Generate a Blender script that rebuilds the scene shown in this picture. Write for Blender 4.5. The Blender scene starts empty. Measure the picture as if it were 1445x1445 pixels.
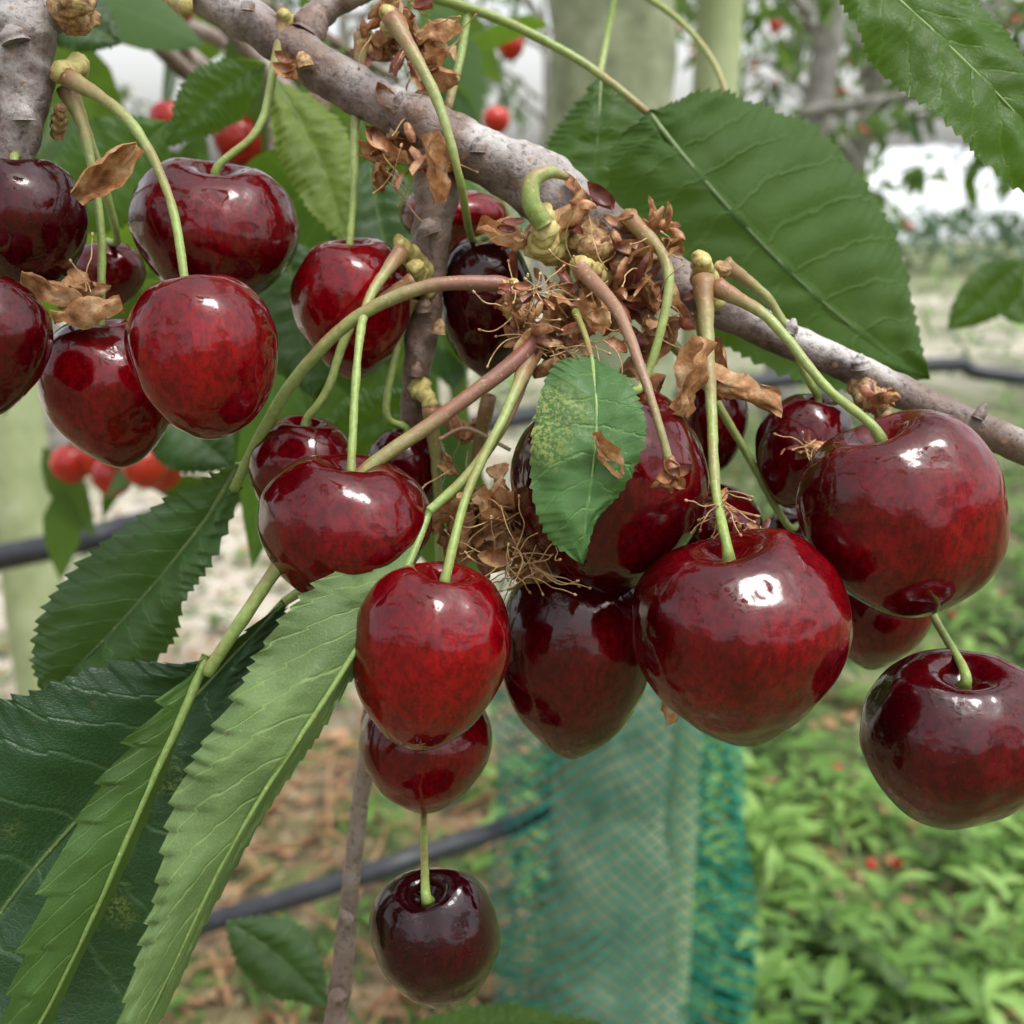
import bpy, math, random
from mathutils import Vector, Matrix, noise
random.seed(7)
R=random.random
def U(a,b): return a+(b-a)*R()
scene=bpy.context.scene
scene.view_settings.view_transform='Standard'
scene.view_settings.look='None'; scene.view_settings.exposure=0

# ------------------------------------------------------------------ camera frame: image pixels back-projected to world points at guessed depths
EYE=Vector((0,0,1.25)); PITCH=math.radians(17); T=0.4663
FW=Vector((0,math.cos(PITCH),-math.sin(PITCH))); RT=Vector((1,0,0)); UP=Vector((0,math.sin(PITCH),math.cos(PITCH)))
def P(x,y,d):
    return EYE+FW*d+RT*((x-722.5)/722.5*T*d)+UP*((722.5-y)/722.5*T*d)
def K(d): return 2*T*d/1445.0

# ------------------------------------------------------------------ mesh builder
class MB:
    def __init__(s): s.v=[];s.f=[];s.m=[];s.uv=[]
    def add(s,vs,fs,mat=0,uvs=None):
        o=len(s.v); s.v+=vs
        for f in fs:
            s.f.append([i+o for i in f]); s.m.append(mat)
            s.uv.append([uvs[i] for i in f] if uvs else [(0,0)]*len(f))
    def build(s,name,mats,origin=None,smooth=True):
        o=origin or Vector((0,0,0))
        me=bpy.data.meshes.new(name+"_mesh")
        me.from_pydata([tuple(Vector(p)-o) for p in s.v],[],s.f)
        l=me.uv_layers.new(name="UVMap")
        flat=[c for f in s.uv for uv in f for c in uv]
        l.data.foreach_set("uv",flat)
        me.polygons.foreach_set("material_index",s.m)
        me.polygons.foreach_set("use_smooth",[smooth]*len(s.f))
        for m in mats: me.materials.append(m)
        me.update()
        ob=bpy.data.objects.new(name,me); ob.location=o
        scene.collection.objects.link(ob); return ob

def cr(pts,t):
    n=len(pts)-1
    x=min(max(t,0),1)*n; i=min(int(x),n-1); u=x-i
    p1=pts[i];p2=pts[i+1]
    p0=pts[i-1] if i>0 else p1*2-p2
    p3=pts[i+2] if i+2<=n else p2*2-p1
    return 0.5*((2*p1)+(p2-p0)*u+(2*p0-5*p1+4*p2-p3)*u*u+(3*p1-p0-3*p2+p3)*u**3)
def lerpl(a,t):
    n=len(a)-1; x=min(max(t,0),1)*n; i=min(int(x),n-1); return a[i]+(a[i+1]-a[i])*(x-i)

def tube(mb,pts,rads,seg=12,n=24,mat=0,rfun=None,nz=0,nsc=200,cap=True):
    pts=[Vector(p) for p in pts]
    c=[cr(pts,i/(n-1)) for i in range(n)]
    vs=[];uvs=[];nrm=None
    for i in range(n):
        tg=(c[min(i+1,n-1)]-c[max(i-1,0)])
        if tg.length<1e-9: tg=Vector((0,0,1))
        tg.normalize()
        if nrm is None:
            a=Vector((0,0,1)) if abs(tg.z)<.9 else Vector((1,0,0)); nrm=tg.cross(a).normalized()
        else:
            nrm=(nrm-tg*nrm.dot(tg)).normalized()
        b=tg.cross(nrm)
        r=lerpl(rads,i/(n-1))
        for j in range(seg):
            a=2*math.pi*j/seg
            dd=nrm*math.cos(a)+b*math.sin(a)
            rr=r
            if rfun: rr*=rfun(i/(n-1),a)
            if nz:
                q=(c[i]+dd*r)*nsc
                rr*=1+nz*noise.noise(q)+nz*.5*noise.noise(q*2.7)
            vs.append(c[i]+dd*rr); uvs.append((i/(n-1),j/seg))
    fs=[]
    for i in range(n-1):
        for j in range(seg):
            a=i*seg+j; b=i*seg+(j+1)%seg; fs.append((a,b,b+seg,a+seg))
    if cap:
        for e,ii in ((0,0),(1,n-1)):
            k=len(vs); vs.append(c[ii]); uvs.append((e,0.5))
            for j in range(seg):
                fs.append((ii*seg+j,ii*seg+(j+1)%seg,k))
    mb.add(vs,fs,mat,uvs)

# ------------------------------------------------------------------ node helpers
def newmat(name):
    m=bpy.data.materials.new(name); m.use_nodes=True; nt=m.node_tree; nt.nodes.clear()
    out=nt.nodes.new('ShaderNodeOutputMaterial'); return m,nt,out
def nd(nt,t,**kw):
    n=nt.nodes.new(t)
    for k,v in kw.items():
        if k.startswith('_'): setattr(n,k[1:],v)
        else: n.inputs[k.replace('__',' ')].default_value=v
    return n
def ln(nt,a,b): nt.links.new(a,b)
def math_(nt,op,a,b=None,c=None):
    n=nt.nodes.new('ShaderNodeMath'); n.operation=op
    for i,x in enumerate((a,b,c)):
        if x is None: continue
        if isinstance(x,(int,float)): n.inputs[i].default_value=x
        else: ln(nt,x,n.inputs[i])
    return n.outputs[0]
def ramp(nt,fac,stops):
    n=nt.nodes.new('ShaderNodeValToRGB'); e=n.color_ramp.elements
    while len(e)<len(stops): e.new(0.5)
    for i,(p,c) in enumerate(stops):
        e[i].position=p; e[i].color=(c[0],c[1],c[2],1) if not isinstance(c,(int,float)) else (c,c,c,1)
    ln(nt,fac,n.inputs[0]); return n.outputs[0]
def mix(nt,fac,a,b,bt='MIX'):
    n=nt.nodes.new('ShaderNodeMix'); n.data_type='RGBA'; n.blend_type=bt
    for i,x in ((0,fac),(6,a),(7,b)):
        if isinstance(x,(int,float)): n.inputs[i].default_value=x
        elif isinstance(x,tuple): n.inputs[i].default_value=(x[0],x[1],x[2],1)
        else: ln(nt,x,n.inputs[i])
    return n.outputs[2]
def noiz(nt,vec,sc,det=4,rough=.55,dist=0):
    n=nd(nt,'ShaderNodeTexNoise',Scale=sc,Detail=det,Roughness=rough,Distortion=dist)
    if vec is not None: ln(nt,vec,n.inputs['Vector'])
    return n.outputs[0]
def mapping(nt,vec,scale):
    n=nt.nodes.new('ShaderNodeMapping'); n.inputs['Scale'].default_value=scale
    ln(nt,vec,n.inputs['Vector']); return n.outputs[0]
def bump(nt,h,strength,dist,prev=None):
    n=nd(nt,'ShaderNodeBump',Strength=strength,Distance=dist); ln(nt,h,n.inputs['Height'])
    if prev is not None: ln(nt,prev,n.inputs['Normal'])
    return n.outputs[0]

# ------------------------------------------------------------------ materials
def cherry_mat(name,ripe):
    m,nt,out=newmat(name)
    tc=nt.nodes.new('ShaderNodeTexCoord'); ob=tc.outputs['Object']
    def L(a,b): return tuple(a[i]+(b[i]-a[i])*ripe for i in range(3))
    hi=L((0.33,0.0012,0.006),(0.026,0.0004,0.003)); mid=L((0.18,0.0004,0.003),(0.011,0.0003,0.002)); lo=L((0.055,0.0002,0.0015),(0.003,0.0002,0.001))
    n1=noiz(nt,ob,46,2,.5); n2=noiz(nt,mapping(nt,ob,(1050,1050,600)),1,4,.7)
    base=ramp(nt,n1,[(.36,lo),(.53,mid),(.70,hi)])
    f=ramp(nt,n2,[(.40,0.0),(.60,1.0)])
    base=mix(nt,math_(nt,'MULTIPLY',f,.65),base,lo)
    sp=nd(nt,'ShaderNodeTexVoronoi',Scale=1300); ln(nt,ob,sp.inputs['Vector'])
    d=ramp(nt,sp.outputs['Distance'],[(.08,1.0),(.2,0.0)])
    base=mix(nt,math_(nt,'MULTIPLY',d,.14),base,(0.36,0.035,0.03))
    p=nd(nt,'ShaderNodeBsdfPrincipled'); ln(nt,base,p.inputs['Base Color'])
    n3=noiz(nt,ob,230,4,.65)
    ln(nt,ramp(nt,n3,[(.35,.07),(.7,.17)]),p.inputs['Roughness'])
    p.inputs['IOR'].default_value=1.40
    p.inputs['Coat Weight'].default_value=.15; p.inputs['Coat Roughness'].default_value=.04; p.inputs['Coat IOR'].default_value=1.4
    b=bump(nt,noiz(nt,ob,95,2,.5),.75,.0011)
    b=bump(nt,noiz(nt,ob,380,2,.5),.45,.00026,b)
    b=bump(nt,n2,.12,.00010,b)
    ln(nt,b,p.inputs['Normal']); ln(nt,b,p.inputs['Coat Normal'])
    ln(nt,p.outputs[0],out.inputs[0]); return m

def leaf_mat(name,top,under,yellow=0.0,nv=11,trans=.35,rough=.38,detail=True,vb=.35):
    m,nt,out=newmat(name)
    uv=nt.nodes.new('ShaderNodeUVMap').outputs[0]
    sx=nt.nodes.new('ShaderNodeSeparateXYZ'); ln(nt,uv,sx.inputs[0])
    u=sx.outputs[0]; v=sx.outputs[1]
    av=math_(nt,'ABSOLUTE',math_(nt,'SUBTRACT',math_(nt,'MULTIPLY',v,2.0),1.0))
    q=math_(nt,'SUBTRACT',u,math_(nt,'MULTIPLY',math_(nt,'POWER',av,1.25),.16))
    if detail: q=math_(nt,'ADD',q,math_(nt,'MULTIPLY',noiz(nt,uv,5,2),.07))
    fr=math_(nt,'PINGPONG',math_(nt,'MULTIPLY',q,nv),.5)
    side=ramp(nt,fr,[(.0,1.0),(.07,0.0)])
    midr=ramp(nt,av,[(.018,1.0),(.05,0.0)])
    vein=math_(nt,'MAXIMUM',side,midr)
    geo=nt.nodes.new('ShaderNodeNewGeometry')
    ob=nt.nodes.new('ShaderNodeTexCoord').outputs['Object']
    big=noiz(nt,ob,60,3)
    t2=tuple(c*.6 for c in top)
    ct=mix(nt,ramp(nt,big,[(.35,0.),(.7,1.)]),t2,top)
    vc=(top[0]*1.8+.025,top[1]*1.6+.03,top[2]*1.6+.01)
    ct=mix(nt,math_(nt,'MULTIPLY',vein,.4),ct,vc)
    cu=mix(nt,ramp(nt,big,[(.35,0.),(.7,1.)]),tuple(c*.78 for c in under),under)
    cu=mix(nt,math_(nt,'MULTIPLY',vein,.4),cu,tuple(c*1.4+.02 for c in under))
    col=mix(nt,geo.outputs['Backfacing'],ct,cu)
    p=nd(nt,'ShaderNodeBsdfPrincipled')
    if detail:
        vo=nd(nt,'ShaderNodeTexVoronoi',Scale=70,_feature='DISTANCE_TO_EDGE'); ln(nt,mapping(nt,uv,(1.8,.8,1)),vo.inputs['Vector'])
        cells=ramp(nt,vo.outputs['Distance'],[(.0,1.0),(.12,0.0)])
        col=mix(nt,math_(nt,'MULTIPLY',cells,.16),col,vc)
        if yellow>0:
            y=math_(nt,'MULTIPLY',ramp(nt,noiz(nt,ob,48,3,.6),[(.66-.25*yellow,0.),(.86-.25*yellow,1.)]),ramp(nt,noiz(nt,ob,1800,2,.7),[(.45,0.),(.58,1.)]))
            col=mix(nt,math_(nt,'MULTIPLY',y,.75),col,(.38,.42,.10))
        fine=noiz(nt,ob,700,3)
        col=mix(nt,ramp(nt,noiz(nt,ob,420,3,.7),[(.68,0.),(.74,.6)]),col,(.10,.07,.025))
        h=math_(nt,'ADD',math_(nt,'MULTIPLY',vein,-1.0),math_(nt,'MULTIPLY',cells,-.22))
        b=bump(nt,h,vb,.0004); b=bump(nt,fine,.2,.0002,b); b=bump(nt,big,.5,.0018,b)
        ln(nt,b,p.inputs['Normal'])
    ln(nt,col,p.inputs['Base Color'])
    ln(nt,math_(nt,'ADD',math_(nt,'MULTIPLY',geo.outputs['Backfacing'],.2),rough),p.inputs['Roughness'])
    p.inputs['Specular IOR Level'].default_value=.35
    tr=nd(nt,'ShaderNodeBsdfTranslucent'); tcol=mix(nt,.5,col,(.24,.40,.02)); ln(nt,tcol,tr.inputs['Color'])
    ms=nd(nt,'ShaderNodeMixShader'); ms.inputs[0].default_value=trans
    ln(nt,p.outputs[0],ms.inputs[1]); ln(nt,tr.outputs[0],ms.inputs[2]); ln(nt,ms.outputs[0],out.inputs[0]); return m

def stem_mat(name,stops,sc=900,red=.0):
    m,nt,out=newmat(name)
    uv=nt.nodes.new('ShaderNodeUVMap').outputs[0]
    sx=nt.nodes.new('ShaderNodeSeparateXYZ'); ln(nt,uv,sx.inputs[0])
    ob=nt.nodes.new('ShaderNodeTexCoord').outputs['Object']
    n=noiz(nt,ob,sc,4,.6); nb=noiz(nt,ob,180,3)
    f=math_(nt,'ADD',sx.outputs[0],math_(nt,'MULTIPLY',math_(nt,'SUBTRACT',nb,.5),.25))
    col=ramp(nt,f,stops)
    col=mix(nt,ramp(nt,n,[(.35,.35),(.6,0.)]),col,(.12,.11,.03))
    if red: 
        geo=nt.nodes.new('ShaderNodeNewGeometry'); s=nt.nodes.new('ShaderNodeSeparateXYZ'); ln(nt,geo.outputs['Normal'],s.inputs[0])
        r_=math_(nt,'MULTIPLY',ramp(nt,s.outputs[2],[(.0,0.),(.8,1.)]),ramp(nt,noiz(nt,ob,90,2),[(.45,0.),(.62,red)]))
        col=mix(nt,r_,col,(.24,.07,.04))
    col=mix(nt,ramp(nt,noiz(nt,ob,1500,2),[(.64,0.),(.70,.6)]),col,(.42,.38,.18))
    p=nd(nt,'ShaderNodeBsdfPrincipled',Roughness=.45); ln(nt,col,p.inputs['Base Color'])
    ln(nt,bump(nt,n,.5,.0003),p.inputs['Normal'])
    ln(nt,p.outputs[0],out.inputs[0]); return m

def bark_mat(name,a,b,c,sc=1.0,lent=True):
    m,nt,out=newmat(name)
    ob=nt.nodes.new('ShaderNodeTexCoord').outputs['Object']
    n1=noiz(nt,ob,110*sc,6,.65); n2=noiz(nt,ob,900*sc,4,.7); n3=noiz(nt,ob,38*sc,3)
    col=ramp(nt,n1,[(.32,a),(.5,b),(.72,c)])
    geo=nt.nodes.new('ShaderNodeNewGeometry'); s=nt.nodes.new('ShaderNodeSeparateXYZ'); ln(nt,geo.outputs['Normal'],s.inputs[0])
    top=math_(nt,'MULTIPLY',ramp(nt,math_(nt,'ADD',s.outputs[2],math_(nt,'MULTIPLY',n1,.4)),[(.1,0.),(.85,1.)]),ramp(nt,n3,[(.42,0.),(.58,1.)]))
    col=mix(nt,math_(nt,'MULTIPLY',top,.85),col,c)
    brn=ramp(nt,noiz(nt,ob,55*sc,4,.6),[(.48,0.),(.60,.9)])
    col=mix(nt,brn,col,(.13,.07,.045))
    col=mix(nt,ramp(nt,n2,[(.32,.8),(.47,0.)]),col,tuple(x*.3 for x in a))
    if lent:
        vo=nd(nt,'ShaderNodeTexVoronoi',Scale=330*sc); ln(nt,ob,vo.inputs['Vector'])
        col=mix(nt,math_(nt,'MULTIPLY',ramp(nt,vo.outputs['Distance'],[(.10,1.),(.2,0.)]),.75),col,(.26,.14,.07))
    p=nd(nt,'ShaderNodeBsdfPrincipled',Roughness=.5); ln(nt,col,p.inputs['Base Color'])
    bb=bump(nt,n2,.6,.0005/sc); bb=bump(nt,n1,.7,.0014/sc,bb); ln(nt,bb,p.inputs['Normal'])
    ln(nt,p.outputs[0],out.inputs[0]); return m

def simple_mat(name,stops,sc,rough=.7,trans=0,bs=.4,bd=.001,det=4):
    m,nt,out=newmat(name)
    ob=nt.nodes.new('ShaderNodeTexCoord').outputs['Object']
    n=noiz(nt,ob,sc,det,.65)
    col=ramp(nt,n,stops)
    p=nd(nt,'ShaderNodeBsdfPrincipled',Roughness=rough); ln(nt,col,p.inputs['Base Color'])
    if bs: ln(nt,bump(nt,n,bs,bd),p.inputs['Normal'])
    if trans:
        tr=nd(nt,'ShaderNodeBsdfTranslucent'); ln(nt,col,tr.inputs[0]); ms=nd(nt,'ShaderNodeMixShader'); ms.inputs[0].default_value=trans
        ln(nt,p.outputs[0],ms.inputs[1]); ln(nt,tr.outputs[0],ms.inputs[2]); ln(nt,ms.outputs[0],out.inputs[0])
    else: ln(nt,p.outputs[0],out.inputs[0])
    return m

M_stem=stem_mat('cherry_stem_green',[(0.,(.17,.24,.05)),(.35,(.24,.34,.08)),(.75,(.28,.34,.11)),(.92,(.28,.22,.09)),(1.,(.24,.12,.05))],red=.6)
M_stemdry=stem_mat('cherry_stem_dry',[(0.,(.28,.13,.09)),(.5,(.26,.15,.09)),(1.,(.26,.26,.10))])
M_pet=stem_mat('petiole_red_green',[(0.,(.19,.05,.055)),(.3,(.24,.12,.08)),(.5,(.25,.29,.09)),(1.,(.27,.39,.11))],red=.85)
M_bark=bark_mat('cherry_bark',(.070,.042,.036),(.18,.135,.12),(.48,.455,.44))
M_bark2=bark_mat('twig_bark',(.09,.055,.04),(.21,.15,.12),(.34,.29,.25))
M_knob=simple_mat('spur_scar',[(.3,(.08,.035,.015)),(.46,(.28,.14,.055)),(.62,(.46,.34,.15))],900,.6,0,.8,.0005)
M_knobg=simple_mat('spur_scar_green',[(.33,(.16,.08,.03)),(.45,(.38,.30,.09)),(.65,(.48,.44,.17))],600,.5,0,.6,.0004)
M_scale=simple_mat('bud_scale_brown',[(.33,(.08,.022,.01)),(.5,(.29,.11,.04)),(.66,(.58,.37,.18))],330,.45,.12,.5,.0006)
M_scale2=simple_mat('bud_scale_red',[(.35,(.08,.015,.01)),(.5,(.20,.05,.03)),(.66,(.34,.15,.08))],330,.4,.1,.5,.0006)
M_petal=simple_mat('dried_petal',[(.33,(.17,.06,.02)),(.5,(.42,.20,.075)),(.66,(.62,.43,.25))],260,.6,.25,.7,.0008)
M_thread=simple_mat('dried_stamen',[(.3,(.26,.11,.045)),(.6,(.52,.35,.16))],400,.6,0,0)

CH={}
def cm(r):
    k=round(r,2)
    if k not in CH: CH[k]=cherry_mat('cherry_skin_%d'%int(k*100),k)
    return CH[k]

# ------------------------------------------------------------------ cherries
def cherry(x,y,w,h,d,ripe=.35,roll=0,tilt=0,stem=None,dend=.165,heart=.18,az0=None,sr=7,smat=None,tip=.10,sad=.06):
    c=P(x,y,d); k=K(d); rx=w/2*k*.99; rz=h/2*k*1.06; ry=rx*.94
    az0=U(0,6.28) if az0 is None else az0
    tw=math.radians(roll); tl=math.radians(tilt)
    M=Matrix.Rotation(tw,3,'Y')@Matrix.Rotation(tl,3,'X')
    nu,nvv=80,64; vs=[];uvs=[]
    sd=U(0,100)
    def prof(ph,az):
        s=math.sin(ph); z=math.cos(ph)
        if z<0: r=s*(1+heart*z*1.05-.06*z*z)
        else: r=s*(1+.14*z*(1-z)+heart*.28*z)
        zz=z
        if z>0:
            zz-=.30*math.exp(-(s/.27)**2)
            zz+=sad*math.cos(2*(az-az0))*s*s*z*1.4
        else: zz-=tip*math.exp(-(s/.34)**2)*.5
        g=math.exp(-((((az-az0+math.pi/2)+math.pi)%(2*math.pi)-math.pi)/.22)**2)
        r*=1-.04*g*s
        return r,zz
    for i in range(nvv+1):
        ph=math.pi*i/nvv
        for j in range(nu):
            az=2*math.pi*j/nu
            r,z=prof(ph,az)
            q=Vector((math.cos(az)*r,math.sin(az)*r,z))
            f=1+.055*noise.noise(q*1.1+Vector((sd,0,0)))+.018*noise.noise(q*3.0+Vector((sd,4,0)))
            p=M@Vector((q.x*rx*f,q.y*ry*f,q.z*rz*f))
            vs.append(c+p); uvs.append((j/nu,i/nvv))
    fs=[]
    for i in range(nvv):
        for j in range(nu):
            a=i*nu+j;b=i*nu+(j+1)%nu; fs.append((a,a+nu,b+nu,b))
    mb=MB(); mb.add(vs,fs,0,uvs)
    if stem:
        top=c+M@Vector((0,0,rz*.62)); above=c+M@Vector((0,0,rz*.90))
        vd=lambda p:(p-EYE).dot(FW)
        d0=vd(above); n=len(stem); pts=[top,above]
        for i,s in enumerate(stem):
            dd=s[2] if len(s)==3 else d0+(dend-d0)*((i+1)/n)
            pts.append(P(s[0],s[1],dd))
        r=sr*K(.155)
        tube(mb,pts,[r*1.9,r*1.15,r*.9,r*.86,r*.88,r*.95,r*1.05,r*1.3,r*2.0],12,60,1,nz=.16,nsc=420)
    return mb.build('cherry',[cm(ripe),smat or M_stem],origin=c)

cherry(1277,727,280,290,.153,.36,-24,2,[(1165,545),(1085,450),(1012,405)],.163,heart=.08,sr=7.5,tip=.0,az0=.3)
cherry(1045,902,302,298,.147,.44,-11,-2,[(1010,690),(1003,560),(992,392)],.163,heart=.24,sr=8,az0=.2,sad=.12)
cherry(858,690,278,292,.159,.66,5,0,[(905,545,.158),(935,455,.158),(940,370,.160),(885,305,.166)],.166,heart=.14)
cherry(810,925,218,285,.168,.66,0,0,[(800,760,.178),(790,600,.180),(780,500,.172)],.17,heart=.14,tip=.12)
cherry(606,926,224,270,.146,.14,12,-4,[(662,690),(715,580),(748,505)],.160,heart=.17,tip=.0,sad=.03)
cherry(600,1055,186,185,.169,.45,0,0,[(618,880,.18),(618,700,.178),(608,575,.172)],.17)
cherry(617,1328,182,225,.158,.95,-7,12,[(598,1140,.172),(600,1000,.192),(640,800,.192),(690,560,.176)],.176,heart=.28,sr=6.5,tip=.18,az0=0,sad=.12)
cherry(1347,1048,262,258,.153,.72,-4,9,[(1314,862,.167),(1280,760,.182),(1245,580,.174)],.174,heart=.24,az0=.2,sad=.10)
cherry(1236,858,165,168,.180,.5,0,0)
cherry(1132,634,135,158,.180,.6,12,2,[(1138,530),(1090,430),(1022,372)],.170)
cherry(1008,600,95,130,.186,.65,0,0,[(995,500),(985,430)],.174)
cherry(1000,745,150,120,.182,.75,0,0)
cherry(1128,775,115,120,.192,.6,0,0,[(1112,742),(1045,625),(975,515),(890,430)],.168,sr=7)
cherry(486,750,238,216,.153,.5,8,0,[(505,500),(522,420),(566,355)],.168,heart=.20,az0=.1,sad=.05)
cherry(428,668,155,160,.173,.6,6,0,[(462,550),(500,455),(585,395)],.168)
cherry(575,665,110,130,.182,.78,0,0,[(545,580),(565,470),(580,420)],.174)
cherry(287,500,210,228,.149,.20,-11,-6,[(238,275),(182,170),(95,108)],.158,heart=.10,tip=.0,sad=.02)
cherry(155,552,188,206,.167,.36,-3,-4,[(143,330),(122,200),(92,125)],.163,heart=.18,tip=.02)
cherry(302,332,232,200,.177,.56,10,8,[(365,180),(388,90),(402,20)],.176,heart=.20,az0=.1,sad=.13)
cherry(32,315,176,186,.158,.85,0,0,[(28,215,.165),(25,150,.165)],.165)
cherry(-22,482,182,190,.146,.66,0,0,[(-15,380,.15),(-10,250,.16)],.16)
cherry(498,432,172,190,.176,.18,0,2,[(500,270),(501,180),(512,50)],.176,heart=.14)
cherry(686,430,140,190,.184,.88,0,0,[(665,335,.178),(648,250,.164),(612,130,.162),(552,25,.165)],.165)
cherry(640,312,150,90,.200,.35,0,0)
cherry(155,385,100,90,.190,.5,0,0,[(165,335),(140,240),(100,130)],.17)

# ------------------------------------------------------------------ branches
def br(pts): return [P(*p) for p in pts]
mb=MB()
def lump(t,a):
    return 1+.05*math.sin(t*37+a)+.04*math.sin(t*61+2*a)
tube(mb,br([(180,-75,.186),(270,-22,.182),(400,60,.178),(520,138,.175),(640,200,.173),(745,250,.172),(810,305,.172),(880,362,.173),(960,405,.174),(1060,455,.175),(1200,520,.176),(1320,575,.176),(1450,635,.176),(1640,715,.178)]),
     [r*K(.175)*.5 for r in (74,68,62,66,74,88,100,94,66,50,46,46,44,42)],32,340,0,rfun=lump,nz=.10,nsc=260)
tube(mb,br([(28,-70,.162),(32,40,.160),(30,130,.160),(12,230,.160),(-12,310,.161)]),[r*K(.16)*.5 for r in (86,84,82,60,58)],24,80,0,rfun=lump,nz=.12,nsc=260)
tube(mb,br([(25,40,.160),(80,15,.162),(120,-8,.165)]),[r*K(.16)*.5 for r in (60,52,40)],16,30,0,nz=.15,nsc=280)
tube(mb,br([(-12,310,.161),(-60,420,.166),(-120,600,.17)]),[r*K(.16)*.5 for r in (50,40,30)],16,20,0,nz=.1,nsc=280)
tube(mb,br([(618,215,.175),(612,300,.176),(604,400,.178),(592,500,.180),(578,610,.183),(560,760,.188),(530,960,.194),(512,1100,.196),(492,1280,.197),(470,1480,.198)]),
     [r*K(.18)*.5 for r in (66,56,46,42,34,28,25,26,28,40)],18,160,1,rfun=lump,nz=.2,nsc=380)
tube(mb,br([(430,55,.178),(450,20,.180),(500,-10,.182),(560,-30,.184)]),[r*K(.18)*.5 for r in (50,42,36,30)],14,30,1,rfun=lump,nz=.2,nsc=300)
for (x,y,d,r,mt) in [(430,95,.172,16,2),(350,15,.174,12,0),(675,215,.168,14,0),(560,150,.171,10,0),(1115,470,.172,12,0),(1215,520,.172,16,0),(1380,590,.173,10,0),(608,330,.172,20,1),(598,440,.175,16,1),(586,530,.178,14,1),(22,60,.155,22,0),(35,170,.156,16,0),(490,1300,.194,14,1),(476,1410,.195,18,1),(618,470,.176,12,2),(574,640,.182,11,2)]:
    a=P(x,y,d); b=a+UP*.0022+RT*U(-.001,.001)-FW*.0006
    tube(mb,[a,a.lerp(b,.5),b],[r*K(.165)*.9,r*K(.165)*.8,r*K(.165)*.25],12,14,mt,nz=.2,nsc=600)
def knob(p,q,r,mat=2,rings=4,n=28):
    ph=U(0,6)
    tube(mb,[p,p.lerp(q,.5),q],[r*1.15,r*1.0,r*.8],16,n,mat,rfun=lambda t,a:1+.10*math.sin(t*rings*6.28+.8*math.sin(a+ph))+.10*math.sin(2*a+t*5+ph),nz=.35,nsc=520)
kk=K(.165)
for (x0,y0,x1,y1,d0,d1,r,mt) in [
 (790,355,765,300,.170,.162,22,3),(765,352,770,325,.166,.160,20,3),(905,345,885,305,.172,.165,16,2),(1005,425,988,365,.172,.163,17,3),(1000,420,1020,375,.174,.168,14,2),
 (600,410,585,375,.176,.167,14,3),(600,380,562,340,.176,.168,14,3),(110,95,82,105,.162,.157,16,3),(850,400,818,375,.168,.160,17,3),(735,445,722,405,.168,.160,17,3),
 (592,545,610,575,.180,.172,13,3),(1210,545,1240,573,.176,.170,18,2),(820,330,850,360,.168,.164,24,2),(80,190,86,150,.164,.160,9,2),(556,40,545,15,.172,.166,12,3),(770,470,755,495,.166,.160,15,2),(410,40,400,18,.178,.174,11,3),(520,60,512,40,.178,.175,11,2),(250,-5,262,10,.18,.17,14,3),(105,20,100,-5,.16,.154,24,2)]:
    knob(P(x0,y0,d0),P(x1,y1,d1),r*kk,mt)
tube(mb,br([(768,318,.160),(750,285,.159),(752,255,.159),(775,243,.160),(800,250,.162)]),[r*kk*.5 for r in (30,26,24,18,10)],12,30,4,nz=.12,nsc=500)
mb.build('cherry_branch',[M_bark,M_bark2,M_knob,M_knobg,M_stem])

# ------------------------------------------------------------------ dried blossom remains
def scalecup(mb,c,size,mat=0,elong=1.6):
    ax=Vector((U(-1,1),U(-1,1),U(-1,1))).normalized(); M=ax.orthogonal().normalized(); N=ax.cross(M)
    n=6; vs=[];uvs=[]
    curl=U(.5,1.3)
    for i in range(n+1):
        t=i/n; wv=math.sin(math.pi*min(1,t*.92+.08))**.7
        for j in range(n+1):
            s=(j/n-.5)*2
            th=s*curl*1.2
            p=ax*(t*elong*size)+M*(math.sin(th)*wv*size*.5)+N*((1-math.cos(th))*size*.45+t*t*size*.5*curl)
            p+=Vector((noise.noise(p*900),noise.noise(p*900+Vector((5,5,5))),0))*size*.08
            vs.append(c+p); uvs.append((t,j/n))
    fs=[(i*(n+1)+j,i*(n+1)+j+1,(i+1)*(n+1)+j+1,(i+1)*(n+1)+j) for i in range(n) for j in range(n)]
    mb.add(vs,fs,mat,uvs)
def crumple(mb,c,size,mat=1,ax=None,long=1.5):
    ax=(ax or Vector((U(-1,1),U(-1,1),U(-1,1)))).normalized(); M=Matrix.Rotation(U(0,6.28),3,ax)@ax.orthogonal().normalized(); N=ax.cross(M)
    n=14; vs=[];uvs=[]; s0=Vector((U(0,50),U(0,50),0))
    for i in range(n+1):
        t=i/n
        for j in range(n+1):
            s=(j/n-.5)*2; w=(math.sin(math.pi*(t*.85+.1)))**.6
            q=Vector((t*2.2,s*1.4,0))+s0
            p=ax*((t-.5)*long*size)+M*(s*w*size*.34*(1+.5*noise.noise(q*2.5)))+N*(size*(.38*noise.noise(q*1.3)+.10*noise.noise(q*4)+.4*s*s))
            vs.append(c+p); uvs.append((t,j/n))
    fs=[(i*(n+1)+j,i*(n+1)+j+1,(i+1)*(n+1)+j+1,(i+1)*(n+1)+j) for i in range(n) for j in range(n)]
    mb.add(vs,fs,mat,uvs)
def thread(mb,c,L,mat=2,r=.00010):
    d=Vector((U(-1,1),U(-1,1),U(-1,.6))).normalized(); pts=[c];p=c
    for i in range(5):
        d=(d+Vector((U(-1,1),U(-1,1),U(-1,1)))*.45).normalized(); p=p+d*L/5; pts.append(p)
    tube(mb,pts,[r,r,r*.8],5,16,mat)
    tube(mb,[p,p+d*r*4],[r*2.2,r*1.6],5,3,mat)
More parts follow.
